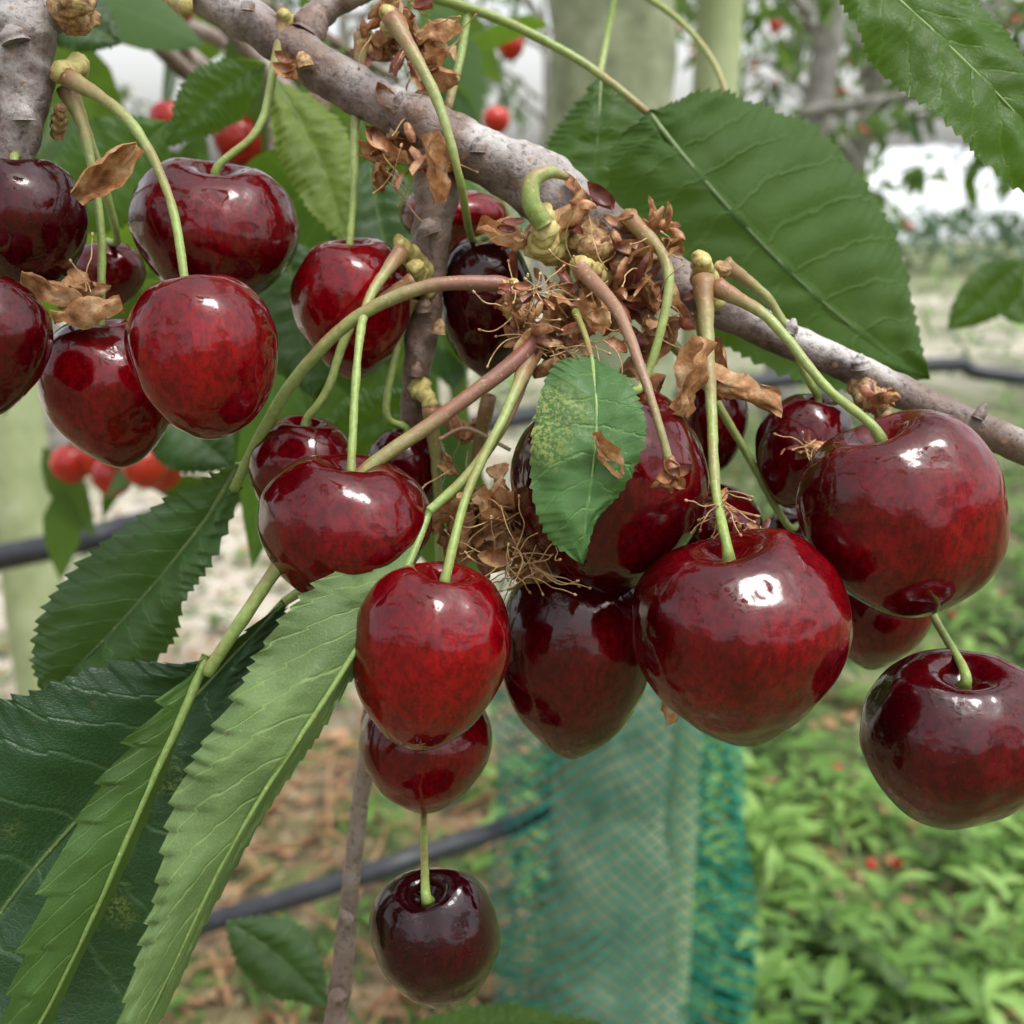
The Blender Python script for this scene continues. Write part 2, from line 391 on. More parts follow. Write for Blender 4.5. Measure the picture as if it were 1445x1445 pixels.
def remains(clusters,name='dried_blossom_remains'):
    mb=MB()
    for (x,y,d,sx,sy,ns,nc,nt,sz) in clusters:
        for _ in range(ns):
            scalecup(mb,P(random.gauss(x,sx*.5),random.gauss(y,sy*.5),d+U(-.004,.004)),U(14,30)*kk*sz,random.choice((0,0,3)))
        for _ in range(nc):
            crumple(mb,P(random.gauss(x,sx*.45),random.gauss(y,sy*.45),d+U(-.003,.004)),U(30,58)*kk*sz,1)
        for _ in range(nt):
            thread(mb,P(random.gauss(x,sx*.4),random.gauss(y,sy*.4),d+U(-.006,.002)),U(45,95)*kk*sz)
    return mb.build(name,[M_scale,M_petal,M_thread,M_scale2])
remains([(860,395,.165,90,60,52,6,14,1),(745,425,.160,46,36,26,0,20,.8),(790,480,.162,66,40,26,4,26,1),(900,450,.169,70,60,18,8,6,1),
         (915,330,.167,46,36,14,1,2,1),(820,310,.166,60,36,16,1,2,1),(740,330,.166,30,36,8,1,2,1)])
remains([(700,740,.162,66,62,8,26,24,1),(735,795,.158,36,40,3,4,34,1),(650,620,.178,30,40,2,3,4,1)])
remains([(560,40,.176,80,66,26,8,14,1),(600,70,.174,36,60,10,6,4,1)])
remains([(600,235,.168,24,34,8,1,2,1),(545,235,.172,18,60,9,3,6,1),(425,100,.170,10,18,4,0,0,1)])
remains([(1022,715,.152,16,20,4,1,14,.7),(1055,738,.153,18,8,4,0,3,.7)])
remains([(1240,562,.168,14,14,6,1,0,.9)])
remains([(1138,632,.168,28,18,8,1,8,.7)])
remains([(110,415,.160,50,18,6,2,4,.9)])
def bract(x,y,d,size,dx,dy,name='dried_bract'):
    mb=MB(); a=P(x,y,d);b=P(x+dx,y+dy,d+.001)
    crumple(mb,a,size*kk,0,ax=b-a,long=1.8)
    return mb.build(name,[M_petal])
bract(148,240,.150,58,60,-50); bract(985,535,.152,58,-20,60); bract(1050,560,.160,64,50,18); bract(935,985,.170,50,5,30); bract(852,643,.1380,34,18,30); bract(1012,520,.165,50,5,60); bract(608,238,.163,52,8,50); bract(75,402,.155,46,50,20); bract(120,428,.156,50,50,-10)
mb=MB()
tube(mb,br([(820,380,.160),(872,440,.150),(908,530,.143),(930,600,.1405),(944,650,.140)]),[r*kk*.5 for r in (24,16,12,10,11)],10,40,0,nz=.1,nsc=500)
tube(mb,br([(942,645,.140),(948,662,.140)]),[r*kk*.5 for r in (14,24)],10,8,1,nz=.2,nsc=600)
for i in range(9):
    a=i*.7; c=P(950,668,.1395); scalecup(mb,c+Vector((math.cos(a)*.0008,math.sin(a)*.0008,-.0004)),18*kk,1,1.2)
mb.build('dried_pedicel',[M_stemdry,M_scale])
mb=MB()
tube(mb,br([(660,20,.185),(650,80,.184),(630,160,.182)]),[r*kk*.5 for r in (12,13,14)],8,14,0)
tube(mb,br([(870,-20,.24),(855,60,.24),(840,140,.235)]),[r*kk*.5 for r in (14,14,14)],8,14,0)
tube(mb,br([(890,-20,.26),(960,30,.255),(1005,85,.25),(1030,145,.245)]),[r*kk*.5 for r in (16,14,14,14)],8,24,0)
tube(mb,br([(620,620,.17),(660,605,.17),(720,635,.168)]),[r*kk*.5 for r in (6,7,6)],8,14,1)
mb.build('cherry_fruit_stalks',[M_stem,M_stemdry])

# ------------------------------------------------------------------ leaves
def leaf(name,L,Md,Rr,mats,camber=.0015,teeth=30,tooth=.0009,wave=.001,petiole=None,pr=None,ripple=.00012,n=180,nc=12,pmat=None,nv=11):
    Lp=br(L);Mp=br(Md);Rp=br(Rr)
    sd=U(0,50)
    vs=[];uvs=[];N=2*nc+1
    for i in range(n+1):
        t=i/n
        m=cr(Mp,t); l=cr(Lp,t); r=cr(Rp,t)
        env=min(1,min(t,1-t)*12)
        for side,e in ((-1,l),(1,r)):
            ev=(e-m)
            if ev.length>1e-6:
                ph=(t*teeth+.8*noise.noise(Vector((t*teeth*.4,side*5,sd))))%1.0
                e2=m+ev+ev.normalized()*tooth*(ph**1.3*1.25-.4)*env*(1+.8*noise.noise(Vector((t*teeth*.7,side*3,sd))))
            else: e2=e
            if side<0: l=e2
            else: r=e2
        for j in range(N):
            s=(j-nc)/nc; a=abs(s)
            e=l if s<0 else r
            p=m.lerp(e,a)
            toward=-camber*math.sin(math.pi*a)*min(1,(e-m).length/.008)
            rp=ripple*math.sin(2*math.pi*nv*(t-.16*a**1.25))*min(1,a*4)*env
            wv=wave*a*a*noise.noise(Vector((t*6,s*1.5,sd)))*2+wave*.5*noise.noise(Vector((t*14,s*3,sd+9)))
            p=p+FW*(toward+wv+rp)
            vs.append(p); uvs.append((t,(s+1)/2))
    fs=[]
    for i in range(n):
        for j in range(N-1):
            a=i*N+j; fs.append((a,a+N,a+N+1,a+1))
    mb=MB(); mb.add(vs,fs,0,uvs)
    mr=[cr(Mp,i/10)+FW*(.0001) for i in range(11)]
    r0=(pr or 9)*K(.155)
    tube(mb,mr,[r0*.8,r0*.5,r0*.35,r0*.15],8,60,1)
    if petiole:
        tube(mb,br(petiole),[r0*1.5,r0*1.1,r0*1.0,r0*.95,r0*.85],12,70,2,nz=.08,nsc=400)
    return mb.build(name,[mats[0],mats[1],pmat or M_pet])

M_rib=stem_mat('leaf_midrib',[(0.,(.22,.32,.09)),(.5,(.17,.27,.07)),(1.,(.13,.20,.06))])
M_ribd=stem_mat('leaf_midrib_dark',[(0.,(.11,.18,.05)),(.5,(.07,.13,.035)),(1.,(.05,.10,.03))])
L_dark=leaf_mat('leaf_dark',(.024,.066,.012),(.08,.15,.05),.0,trans=.2,rough=.38)
L_darky=leaf_mat('leaf_dark_speckled',(.016,.054,.018),(.08,.15,.05),.34,trans=.1,rough=.36,vb=.5)
L_mid=leaf_mat('leaf_mid',(.044,.110,.012),(.08,.15,.04),.0,trans=.45)
L_under=leaf_mat('leaf_underside',(.135,.215,.070),(.135,.215,.070),.0,trans=.15,rough=.55,nv=13,vb=.4)
L_small=leaf_mat('leaf_small_speckled',(.065,.160,.040),(.10,.2,.06),.46,trans=.18,rough=.38,nv=8,vb=.45)
L_yel=leaf_mat('leaf_yellowing',(.15,.22,.025),(.2,.28,.06),.4,trans=.4)

leaf('cherry_leaf',
 [(605,722,.150),(500,785,.146),(405,868,.142),(330,985,.138),(245,1115,.135),(212,1285,.133),(165,1460,.132),(120,1600,.132)],
 [(605,722,.150),(568,815,.145),(518,892,.142),(450,1000,.139),(374,1115,.137),(300,1245,.136),(213,1428,.135),(120,1600,.132)],
 [(605,722,.150),(574,822,.147),(527,905,.146),(462,1020,.144),(387,1130,.142),(311,1265,.141),(224,1445,.140),(120,1600,.132)],
 (L_under,M_rib),camber=.0014,teeth=34,tooth=.0008,petiole=[(742,520,.162),(715,590,.156),(665,665,.152),(605,722,.150)],pr=8,wave=.0022,ripple=.00004)
leaf('cherry_leaf',
 [(292,925,.153),(215,1010,.150),(140,1108,.148),(85,1205,.147),(40,1330,.147),(-10,1470,.147),(-60,1600,.147)],
 [(292,925,.153),(252,1020,.152),(215,1100,.151),(172,1200,.150),(118,1320,.150),(40,1470,.150),(-60,1600,.147)],
 [(292,925,.153),(258,1025,.155),(225,1110,.156),(182,1215,.156),(126,1330,.156),(52,1480,.156),(-60,1600,.147)],
 (leaf_mat('leaf_fold',(.064,.135,.030),(.06,.13,.03),0,trans=.22,rough=.45),M_rib),camber=.0008,teeth=9,tooth=.0012,petiole=[(762,475,.161),(720,515,.158),(620,590,.155),(510,668,.152),(415,770,.150),(345,870,.150),(292,950,.152)],pr=10,ripple=.00004)
leaf('cherry_leaf',
 [(400,850,.168),(285,930,.166),(165,935,.165),(60,972,.163),(-50,1010,.162),(-170,1120,.160),(-250,1300,.158),(-200,1640,.155)],
 [(400,850,.168),(330,925,.169),(255,1005,.169),(170,1095,.168),(70,1200,.166),(-30,1330,.164),(-120,1470,.160),(-200,1640,.155)],
 [(400,850,.168),(400,870,.168),(352,965,.168),(305,1085,.168),(262,1220,.168),(210,1400,.168),(110,1560,.164),(-200,1640,.155)],
 (L_darky,M_ribd),camber=.0018,teeth=34,tooth=.0010,wave=.0014,pr=8,petiole=[(470,800,.172),(430,830,.170),(400,850,.168)],ripple=.00016)
leaf('cherry_leaf',
 [(338,655,.176),(262,690,.180),(185,735,.182),(108,800,.183),(58,870,.184),(45,930,.185),(62,985,.186)],
 [(338,655,.176),(300,720,.180),(255,780,.182),(205,840,.184),(155,895,.185),(100,950,.186),(62,985,.186)],
 [(338,655,.176),(338,700,.178),(300,790,.180),(262,850,.182),(235,915,.184),(160,970,.186),(62,985,.186)],
 (leaf_mat('leaf_back_dull',(.042,.100,.026),(.1,.19,.07),.25,trans=.2),M_ribd),camber=.0016,teeth=26,petiole=[(722,408,.162),(690,400,.161),(600,405,.160),(500,450,.160),(420,530,.163),(370,610,.168),(330,690,.176)],pr=9.5)
leaf('cherry_leaf',
 [(835,502,.146),(785,512,.1425),(762,560,.141),(750,625,.140),(752,700,.1395),(775,760,.139),(822,797,.1385)],
 [(835,502,.146),(840,550,.1415),(842,600,.1395),(838,650,.1385),(832,700,.138),(826,750,.138),(822,797,.1385)],
 [(835,502,.146),(880,530,.1425),(903,570,.1405),(908,622,.1395),(880,690,.139),(842,735,.139),(822,797,.1385)],
 (L_small,M_rib),camber=.0006,teeth=26,tooth=.0004,petiole=[(812,440,.158),(825,470,.152),(835,505,.146)],pr=4,pmat=M_stem,wave=.0009,ripple=.00004,nv=8)
leaf('cherry_leaf',
 [(915,158,.205),(990,138,.210),(1090,145,.212),(1185,205,.214),(1255,305,.215),(1295,420,.216),(1312,535,.217)],
 [(915,158,.205),(960,215,.203),(1020,285,.203),(1090,360,.205),(1165,430,.208),(1240,490,.212),(1312,535,.217)],
 [(915,158,.205),(862,215,.206),(866,300,.207),(925,400,.208),(1030,490,.210),(1170,550,.213),(1312,535,.217)],
 (leaf_mat('leaf_big',(.042,.098,.012),(.05,.11,.02),.0,trans=.45,rough=.48,nv=10,vb=.6),M_ribd),camber=.002,teeth=44,tooth=.0012,
 petiole=[(560,-20,.21),(700,25,.208),(800,75,.206),(860,115,.205),(915,160,.205)],pr=8,pmat=M_stem,ripple=.00034,wave=.0026)
leaf('cherry_leaf',
 [(848,105,.225),(800,160,.225),(768,215,.225),(770,280,.225),(790,350,.225),(830,420,.225)],
 [(848,105,.225),(845,170,.222),(840,230,.222),(835,290,.222),(832,350,.223),(830,420,.225)],
 [(848,105,.225),(900,150,.225),(930,210,.225),(920,290,.225),(880,350,.225),(830,420,.225)],(L_mid,M_ribd),teeth=24,pr=5)
leaf('cherry_leaf',
 [(1120,-110,.180),(1165,-30,.176),(1212,50,.172),(1270,130,.170),(1350,205,.168),(1440,268,.167),(1560,330,.165)],
 [(1120,-110,.180),(1205,-55,.175),(1275,5,.172),(1345,70,.170),(1415,140,.168),(1480,215,.167),(1560,330,.165)],
 [(1120,-110,.180),(1230,-85,.178),(1330,-20,.175),(1410,45,.173),(1475,110,.171),(1530,200,.168),(1560,330,.165)],
 (leaf_mat('leaf_upper_right',(.060,.140,.014),(.07,.15,.03),.0,trans=.55,nv=10),M_rib),camber=.0015,teeth=40,pr=5,tooth=.0007,wave=.002)
def qleaf(x0,y0,x1,y1,w,d,mat,dz=0.0,bend=0,sk=0.0,teeth=24):
    vx,vy=x1-x0,y1-y0; Ln=math.hypot(vx,vy); nx,ny=-vy/Ln,vx/Ln
    prof=[0,.62,.95,1,.85,.5,0]; Lf=[];Mf=[];Rf=[]
    for i,pw in enumerate(prof):
        t=i/6; b=bend*math.sin(math.pi*t)
        cx,cy=x0+vx*t+nx*b,y0+vy*t+ny*b; dd=d+dz*t
        Mf.append((cx,cy,dd)); Lf.append((cx+nx*w*.5*pw*(1-sk),cy+ny*w*.5*pw*(1-sk),dd-.002*pw)); Rf.append((cx-nx*w*.5*pw*(1+sk),cy-ny*w*.5*pw*(1+sk),dd+.003*pw))
    leaf('cherry_leaf',Lf,Mf,Rf,(mat,M_ribd),teeth=teeth,pr=4,n=90,nc=7)
qleaf(385,110,490,350,100,.235,L_yel,bend=-14)
qleaf(375,90,235,205,90,.25,L_mid,bend=10)
qleaf(240,170,40,320,150,.26,L_mid,bend=-10)
qleaf(60,0,170,60,90,.27,L_dark)
qleaf(600,560,430,640,90,.24,L_mid)
qleaf(520,220,590,480,150,.25,L_dark,bend=10)
qleaf(400,330,440,560,150,.26,L_dark)
qleaf(320,1300,465,1420,100,.30,L_dark,bend=-8)
qleaf(545,1465,850,1445,70,.24,L_mid)
qleaf(1450,365,1335,465,70,.42,L_mid)
qleaf(1400,385,1460,460,60,.44,L_mid)
qleaf(210,560,330,660,120,.28,L_dark)

# ------------------------------------------------------------------ scattered leaf masses
TP=[(0,0),(.18,.6),(.4,.98),(.62,.9),(.82,.52),(1,0)]
TPS=[(0,0),(.35,.95),(.7,.8),(1,0)]
def addleaf(mb,c,dirn,side,L,W,mat=0,droop=.25,fold=.25,tp=TP):
    dirn=dirn.normalized(); side=(side-dirn*side.dot(dirn)).normalized(); nrm=dirn.cross(side)
    vs=[];uvs=[]
    for t,w in tp:
        b=c+dirn*(L*t)+Vector((0,0,-droop*L*t*t))
        vs+= [b-side*(w*W*.5)+nrm*(w*W*.5*fold), b, b+side*(w*W*.5)+nrm*(w*W*.5*fold)]
        uvs+=[(t,.5-.5*w),(t,.5),(t,.5+.5*w)]
    fs=[]
    for i in range(len(tp)-1):
        a=i*3
        fs+=[(a,a+3,a+4,a+1),(a+1,a+4,a+5,a+2)]
    mb.add(vs,fs,mat,uvs)
def rv(): return Vector((U(-1,1),U(-1,1),U(-1,1)))
BL1=leaf_mat('foliage_a',(.048,.118,.016),(.08,.15,.04),0,trans=.45,nv=9,detail=False)
BL2=leaf_mat('foliage_b',(.023,.066,.013),(.06,.12,.035),0,trans=.38,nv=9,detail=False)
BL3=leaf_mat('foliage_c',(.10,.19,.026),(.11,.19,.05),0,trans=.5,nv=9,detail=False)
M_red=simple_mat('distant_fruit',[(.4,(.32,.008,.006)),(.6,(.5,.03,.01))],30,.2,0,0)
def ball(mb,c,r,mat):
    vs=[];n=12;m=9
    for i in range(m+1):
        ph=math.pi*i/m
        for j in range(n): vs.append(c+Vector((math.sin(ph)*math.cos(6.2832*j/n)*(1+.12*math.cos(ph)),math.sin(ph)*math.sin(6.2832*j/n)*(1+.12*math.cos(ph)),math.cos(ph)-(.28 if i==0 else 0)))*r)
    fs=[(i*n+j,(i+1)*n+j,(i+1)*n+(j+1)%n,i*n+(j+1)%n) for i in range(m) for j in range(n)]
    mb.add(vs,fs,mat)
mb=MB()
def mass(x0,x1,y0,y1,d0,d1,n,Ls=(.05,.09),hole=None):
    for _ in range(n):
        d=U(d0,d1); x=U(x0,x1); y=U(y0,y1)
        if hole and ((x-hole[0])/hole[2])**2+((y-hole[1])/hole[3])**2<1: continue
        L=U(*Ls); addleaf(mb,P(x,y,d),Vector((U(-.8,.8),U(-.5,.5),U(-1,.1))),rv(),L,L*U(.42,.5),random.choice((0,0,1,1,2)),droop=U(.1,.4))
mass(20,640,-60,330,.34,.75,54,hole=(225,70,120,110))
mass(250,660,200,560,.30,.60,36)
mass(-60,130,-80,120,.3,.5,6)
for i in range(7):
    a=P(U(-100,300),U(-150,0),U(.4,.7)); b=P(U(200,700),U(100,450),U(.4,.7))
    tube(mb,[a,a.lerp(b,.5)+rv()*.02,b],[.005,.004,.002],7,14,3)
for (x,y,d) in [(340,200,.46),(380,190,.48),(240,5,.5),(720,65,.9),(100,655,.62),(135,645,.62),(205,658,.55),(172,640,.58),(160,672,.6),(228,664,.6),(700,170,.9),(240,172,.6)]:
    c=P(x,y,d); ball(mb,c,.0115,4); tube(mb,[c+Vector((0,0,.009)),c+Vector((.006,.004,.03)),c+Vector((.004,.006,.055))],[.0008,.0008],5,6,0)
for (x,y) in [(90,690),(130,600),(180,610),(215,690),(60,630)]:
    addleaf(mb,P(x,y,.62),Vector((U(-.8,.8),.2,U(-1,0))),rv(),.05,.022,random.choice((0,1)))
for _ in range(80):  # unseen leaves overhead, added to break up sky reflections on the cherries
    c=Vector((U(-.5,.55),U(-.3,.6),U(1.42,1.85)))
    L=U(.06,.1); addleaf(mb,c,Vector((U(-1,1),U(-1,1),U(-.8,.1))),rv(),L,L*.46,random.choice((0,1,2)))
mb.build('limb_and_added_canopy_foliage',[BL1,BL2,BL3,M_bark2,M_red])

# ------------------------------------------------------------------ orchard trees
M_trunk=simple_mat('orchard_trunk_bark',[(.3,(.10,.095,.08)),(.5,(.20,.19,.165)),(.7,(.31,.30,.27))],14,.85,0,.8,.01)
def orchard_mesh(seed,dens=1.0):
    random.seed(seed)
    mb=MB()
    tube(mb,[Vector((0,0,-.02)),Vector((U(-.04,.04),U(-.04,.04),.9)),Vector((U(-.1,.1),U(-.1,.1),1.9)),Vector((0,0,3.0))],[.075,.058,.048,.02],12,26,3,nz=.15,nsc=6)
    for i in range(11):
        z=U(1.15,2.7); a=U(0,6.283); L=U(.7,1.4)
        s=Vector((0,0,z)); e=s+Vector((math.cos(a)*L,math.sin(a)*L,U(-.2,.6)))
        m=s.lerp(e,.5)+Vector((0,0,U(.05,.25)))
        tube(mb,[s,m,e],[.026,.018,.006],7,12,3)
        for k in range(7):
            t=U(.3,1); c=s.lerp(e,t)+Vector((0,0,.12*math.sin(t*3.14)))
            e2=c+Vector((U(-.35,.35),U(-.35,.35),U(-.45,.25)))
            tube(mb,[c,c.lerp(e2,.5)+Vector((0,0,.05)),e2],[.007,.005,.002],5,6,3)
            for q in range(int(12*dens)):
                p=c.lerp(e2,U(.1,1.05))+rv()*.05
                l=U(.07,.12); addleaf(mb,p,Vector((U(-1,1),U(-1,1),U(-1.2,.2))),rv(),l,l*.46,random.choice((0,0,1,2)),droop=.3,tp=TPS)
            if R()<.35:
                for q in range(3): ball(mb,e2+rv()*.03,.012,4)
    return mb.build('orchard_tree',[BL1,BL2,BL3,M_trunk,M_red])
t1=orchard_mesh(11); t2=orchard_mesh(23,.8); t3=orchard_mesh(31,.9)
def place(o,x,y,r,s): o.location=(x,y,0); o.rotation_euler=(0,0,r); o.scale=(s,s,s)
place(t1,1.02,4.1,0.3,1.0); place(t2,1.75,5.9,1.3,1.0); place(t3,-1.9,4.4,2.3,1.0)
random.seed(99)
srcs=[t1,t2,t3]
def inst(x,y,s=1.0):
    o=random.choice(srcs); n=bpy.data.objects.new('orchard_tree',o.data); scene.collection.objects.link(n); place(n,x,y,U(0,6.28),s)
for (x,y) in [(3.9,6.6),(2.9,9.0),(-1.4,8.5),(-3.6,7.),(.3,12.),(-5,12),(9.,17),(-2,18),
              (-2.2,-2.2),(2.2,-2.6),(0,-4.5)]:  # this row: unseen trees behind the camera, added for the cherries' reflections
    inst(x+U(-.2,.2),y+U(-.3,.3),U(.9,1.12))
for i in range(7): inst(-22+i*7+U(-1,1),U(27,34),U(.5,.7))

# ------------------------------------------------------------------ own trunk, stake and guard net
random.seed(5)
M_own=simple_mat('trunk_green_grey',[(.3,(.09,.11,.055)),(.5,(.20,.225,.13)),(.7,(.31,.33,.21))],18,.85,0,.7,.006)
mb=MB()
tx=.115; ty=1.22
tube(mb,[Vector((tx+.03,ty,-.02)),Vector((tx+.012,ty,.35)),Vector((tx,ty,.75)),Vector((tx-.005,ty+.01,1.2)),Vector((tx-.015,ty+.02,1.8)),Vector((tx-.03,ty+.02,2.6))],[.095,.078,.070,.066,.060,.045],28,80,0,nz=.2,nsc=9)
for a,L,z in ((.4,.9,1.7),(2.4,.9,1.8),(3.9,.6,2.0),(5.4,.6,2.2),(1.3,.8,2.2)):
    s=Vector((tx-.01,ty+.02,z)); e=s+Vector((math.cos(a)*L,math.sin(a)*L,.45)); tube(mb,[s,s.lerp(e,.5)+Vector((0,0,.12)),e],[.03,.022,.01],9,14,0)
    for k in range(50):
        l=U(.06,.1); addleaf(mb,s.lerp(e,U(.2,1.1))+rv()*.16,Vector((U(-1,1),U(-1,1),U(-1,.2))),rv(),l,l*.47,random.choice((1,2,3)),tp=TPS)
mb.build('cherry_tree',[M_own,BL1,BL2,BL3])
M_post=simple_mat('stake_wood_green',[(.3,(.24,.29,.13)),(.5,(.34,.39,.20)),(.7,(.43,.47,.28))],12,.8,0,.3,.002)
def stake(x,y,r,h):
    mb=MB(); tube(mb,[Vector((x,y,-.02)),Vector((x,y,h*.5)),Vector((x+.004,y,h-.02)),Vector((x+.004,y,h))],[r,r,r,r*.8],20,40,0,nz=.03,nsc=12); mb.build('wooden_stake',[M_post])
stake(.225,1.30,.026,2.3)
stake(-1.00,2.15,.062,1.14)
M_net=simple_mat('guard_net_plastic',[(.3,(.0,.14,.11)),(.7,(.01,.30,.235))],40,.4,.3,0)
mb=MB()
nu,nz_=86,84; z0,z1=.0,.86
def netp(i,j):
    z=z0+(z1-z0)*j/nz_; a=2*math.pi*i/nu
    rr=.130+.045*(1-z/z1)+.016*math.sin(3*a+z*7)+.009*math.sin(7*a-z*11)
    return Vector((.135+math.cos(a)*rr,1.22+math.sin(a)*rr*.9,z+.012*math.sin(2*a)))
def strip(a,b,thick):
    d=(b-a); c=((a+b)/2-Vector((.135,1.22,(a.z+b.z)/2))).normalized(); s=d.cross(c).normalized()*thick*.5; o=c*.0006
    mb.add([a-s,a+s,b+s,b-s,a+o,b+o],[(0,4,5,3),(4,1,2,5)],0)
for j in range(nz_):
    for i in range(nu):
        if (i+j)%2==0: strip(netp(i,j),netp(i+1,j+1),.0030)
        else: strip(netp(i+1,j),netp(i,j+1),.0030)
for j in (0,nz_):
    tube(mb,[netp(i,j) for i in range(nu+1)],[.003,.003],6,180,0)
mb.build('tree_guard_net',[M_net])

# ------------------------------------------------------------------ irrigation hoses
M_hose=simple_mat('black_hose',[(.3,(.010,.011,.014)),(.7,(.03,.032,.04))],60,.45,0,.2,.001)
def hose(pts,r=.009):
    mb=MB(); tube(mb,pts,[r,r],14,90,0,nz=.04,nsc=20); mb.build('irrigation_hose',[M_hose])
hose([P(-200,1450,1.3),P(120,1350,1.25),P(300,1300,1.22),P(480,1245,1.22),P(600,1205,1.24),P(760,1150,1.40),P(900,1090,2.0),P(960,1000,2.6)],.012)
hose([P(-400,860,1.9),P(60,775,1.8),P(160,750,1.8),P(260,722,1.85),P(500,640,2.2),P(900,560,2.8),P(1320,515,3.2),P(1400,528,3.2),P(1700,560,3.2)],.022)

# ------------------------------------------------------------------ ground
m,nt,out=newmat('orchard_ground')
ob=nt.nodes.new('ShaderNodeTexCoord').outputs['Object']
sx=nt.nodes.new('ShaderNodeSeparateXYZ'); ln(nt,ob,sx.inputs[0])
nA=noiz(nt,ob,1.6,5,.6); nB=noiz(nt,ob,14,6,.7); nC=noiz(nt,ob,90,4,.7); nM=noiz(nt,ob,5,4,.6)
soil=ramp(nt,nB,[(.34,(.04,.025,.014)),(.46,(.13,.085,.045)),(.56,(.25,.185,.105)),(.66,(.34,.27,.17))])
moss=ramp(nt,nB,[(.35,(.035,.05,.012)),(.6,(.13,.16,.035))])
soil=mix(nt,ramp(nt,nM,[(.46,0.),(.58,.85)]),soil,moss)
straw=ramp(nt,nC,[(.30,(.24,.20,.15)),(.5,(.48,.43,.35)),(.68,(.68,.64,.56))])
green=ramp(nt,nB,[(.3,(.035,.04,.014)),(.5,(.085,.12,.03)),(.7,(.22,.19,.09))])
yy=math_(nt,'ADD',sx.outputs[1],math_(nt,'MULTIPLY',math_(nt,'SUBTRACT',nA,.5),2.0))
pathm=math_(nt,'MULTIPLY',ramp(nt,math_(nt,'MULTIPLY',yy,.1),[(.23,0.),(.30,1.),(.55,1.),(.64,.35)]),ramp(nt,math_(nt,'ADD',math_(nt,'MULTIPLY',sx.outputs[0],.2),.5),[(.50,1.),(.64,.15)]))
pathm=math_(nt,'MULTIPLY',pathm,ramp(nt,nM,[(.50,1.),(.64,.35)]))
far=ramp(nt,math_(nt,'MULTIPLY',yy,.05),[(.30,0.),(.38,.85),(.62,.7),(.75,.0)])
far=math_(nt,'MULTIPLY',far,ramp(nt,noiz(nt,ob,.9,3),[(.42,.35),(.58,1.)]))
gm=ramp(nt,math_(nt,'ADD',math_(nt,'ADD',math_(nt,'MULTIPLY',sx.outputs[0],.5),.5),math_(nt,'MULTIPLY',math_(nt,'SUBTRACT',nA,.5),.8)),[(.46,0.),(.62,1.)])
gm=math_(nt,'MAXIMUM',gm,ramp(nt,math_(nt,'MULTIPLY',yy,.05),[(.28,0.),(.36,1.)]))
col=mix(nt,gm,soil,green); col=mix(nt,pathm,col,straw); col=mix(nt,far,col,straw)
p=nd(nt,'ShaderNodeBsdfPrincipled',Roughness=.9); ln(nt,col,p.inputs['Base Color'])
bb=bump(nt,nB,.8,.03); bb=bump(nt,nC,.6,.008,bb); ln(nt,bb,p.inputs['Normal']); ln(nt,p.outputs[0],out.inputs[0])
M_ground=m
mb=MB(); n=90; vs=[];uvs=[]
def gc(t): return math.copysign(abs(t)**3.2*600+abs(t)*6,t)
for i in range(n+1):
    for j in range(n+1):
        X=gc((i/n-.5)*2); Y=gc((j/n-.5)*2)+2
        z=.03*noise.noise(Vector((X*.9,Y*.9,0)))+.012*noise.noise(Vector((X*4,Y*4,3))) if abs(X)<40 and abs(Y)<40 else 0
        vs.append(Vector((X,Y,z-.01)))
        uvs.append((i/n,j/n))
fs=[(i*(n+1)+j,(i+1)*(n+1)+j,(i+1)*(n+1)+j+1,i*(n+1)+j+1) for i in range(n) for j in range(n)]
mb.add(vs,fs,0,uvs); mb.build('ground',[M_ground])

# ------------------------------------------------------------------ weeds
random.seed(42)
def fol(name,c1,c2,tr=.35): return simple_mat(name,[(.3,c1),(.7,c2)],25,.6,tr,0,det=2)
W1=fol('weed_green',(.075,.17,.022),(.14,.27,.045)); W2=fol('weed_light',(.17,.31,.06),(.27,.42,.11)); W3=fol('weed_dark',(.035,.08,.013),(.07,.13,.025)); W4=fol('grass_dry',(.28,.22,.11),(.44,.38,.22)); W5=fol('dead_leaf',(.19,.08,.035),(.42,.25,.12),.1)
mb=MB()
def weed(x,y,s,mats=(0,0,1,2),big=1.0):
    h=U(.04,.17)*s; base=Vector((x,y,-.01)); top=base+Vector((U(-.04,.04),U(-.04,.04),h))
    nl=random.randint(6,10)
    for k in range(nl):
        a=k*2.4+U(-.3,.3); c=base.lerp(top,U(.3,1)); l=U(.045,.10)*s*big
        addleaf(mb,c,Vector((math.cos(a),math.sin(a),U(-.2,1.0))),Vector((-math.sin(a),math.cos(a),0)),l,l*U(.20,.34),random.choice(mats),droop=.35,fold=.2,tp=TPS)
cnt=0
while cnt<1350:
    y=.95+4.6*R()**1.3; x=U(-.05,y*.62)
    edge=.18+.10*noise.noise(Vector((y*1.2,3,0)))
    if x<edge and R()<.75: continue
    if noise.noise(Vector((x*3.2,y*3.2,7)))<-.05 and R()<.85: continue
    weed(x,y,U(.55,1.25),(0,1,1,0) if noise.noise(Vector((x*3,y*3,17)))>0 else (0,0,2,2)); cnt+=1
for _ in range(620):
    y=U(1.0,5.); x=-U(0,y*.6)+.1
    if noise.noise(Vector((x*2.5,y*2.5,1)))>.0: weed(x,y,U(.4,.9),(0,2,2,0))
for _ in range(800):
    y=U(5.4,14); x=U(-y*.55,y*.6)
    if 5.5<y<13 and R()<.6: continue
    weed(x,y,U(1.2,2.2),(0,1,2,2))
for _ in range(3200):
    y=1.0+5*R()**1.3; x=U(-y*.6,y*.6); l=U(.05,.16)
    if x<0 and R()<.55: continue
    addleaf(mb,Vector((x,y,-.01)),Vector((U(-.7,.7),U(-.7,.7),1)),rv(),l,.005,random.choice((0,1,0,3,3)),droop=.3,tp=TPS)
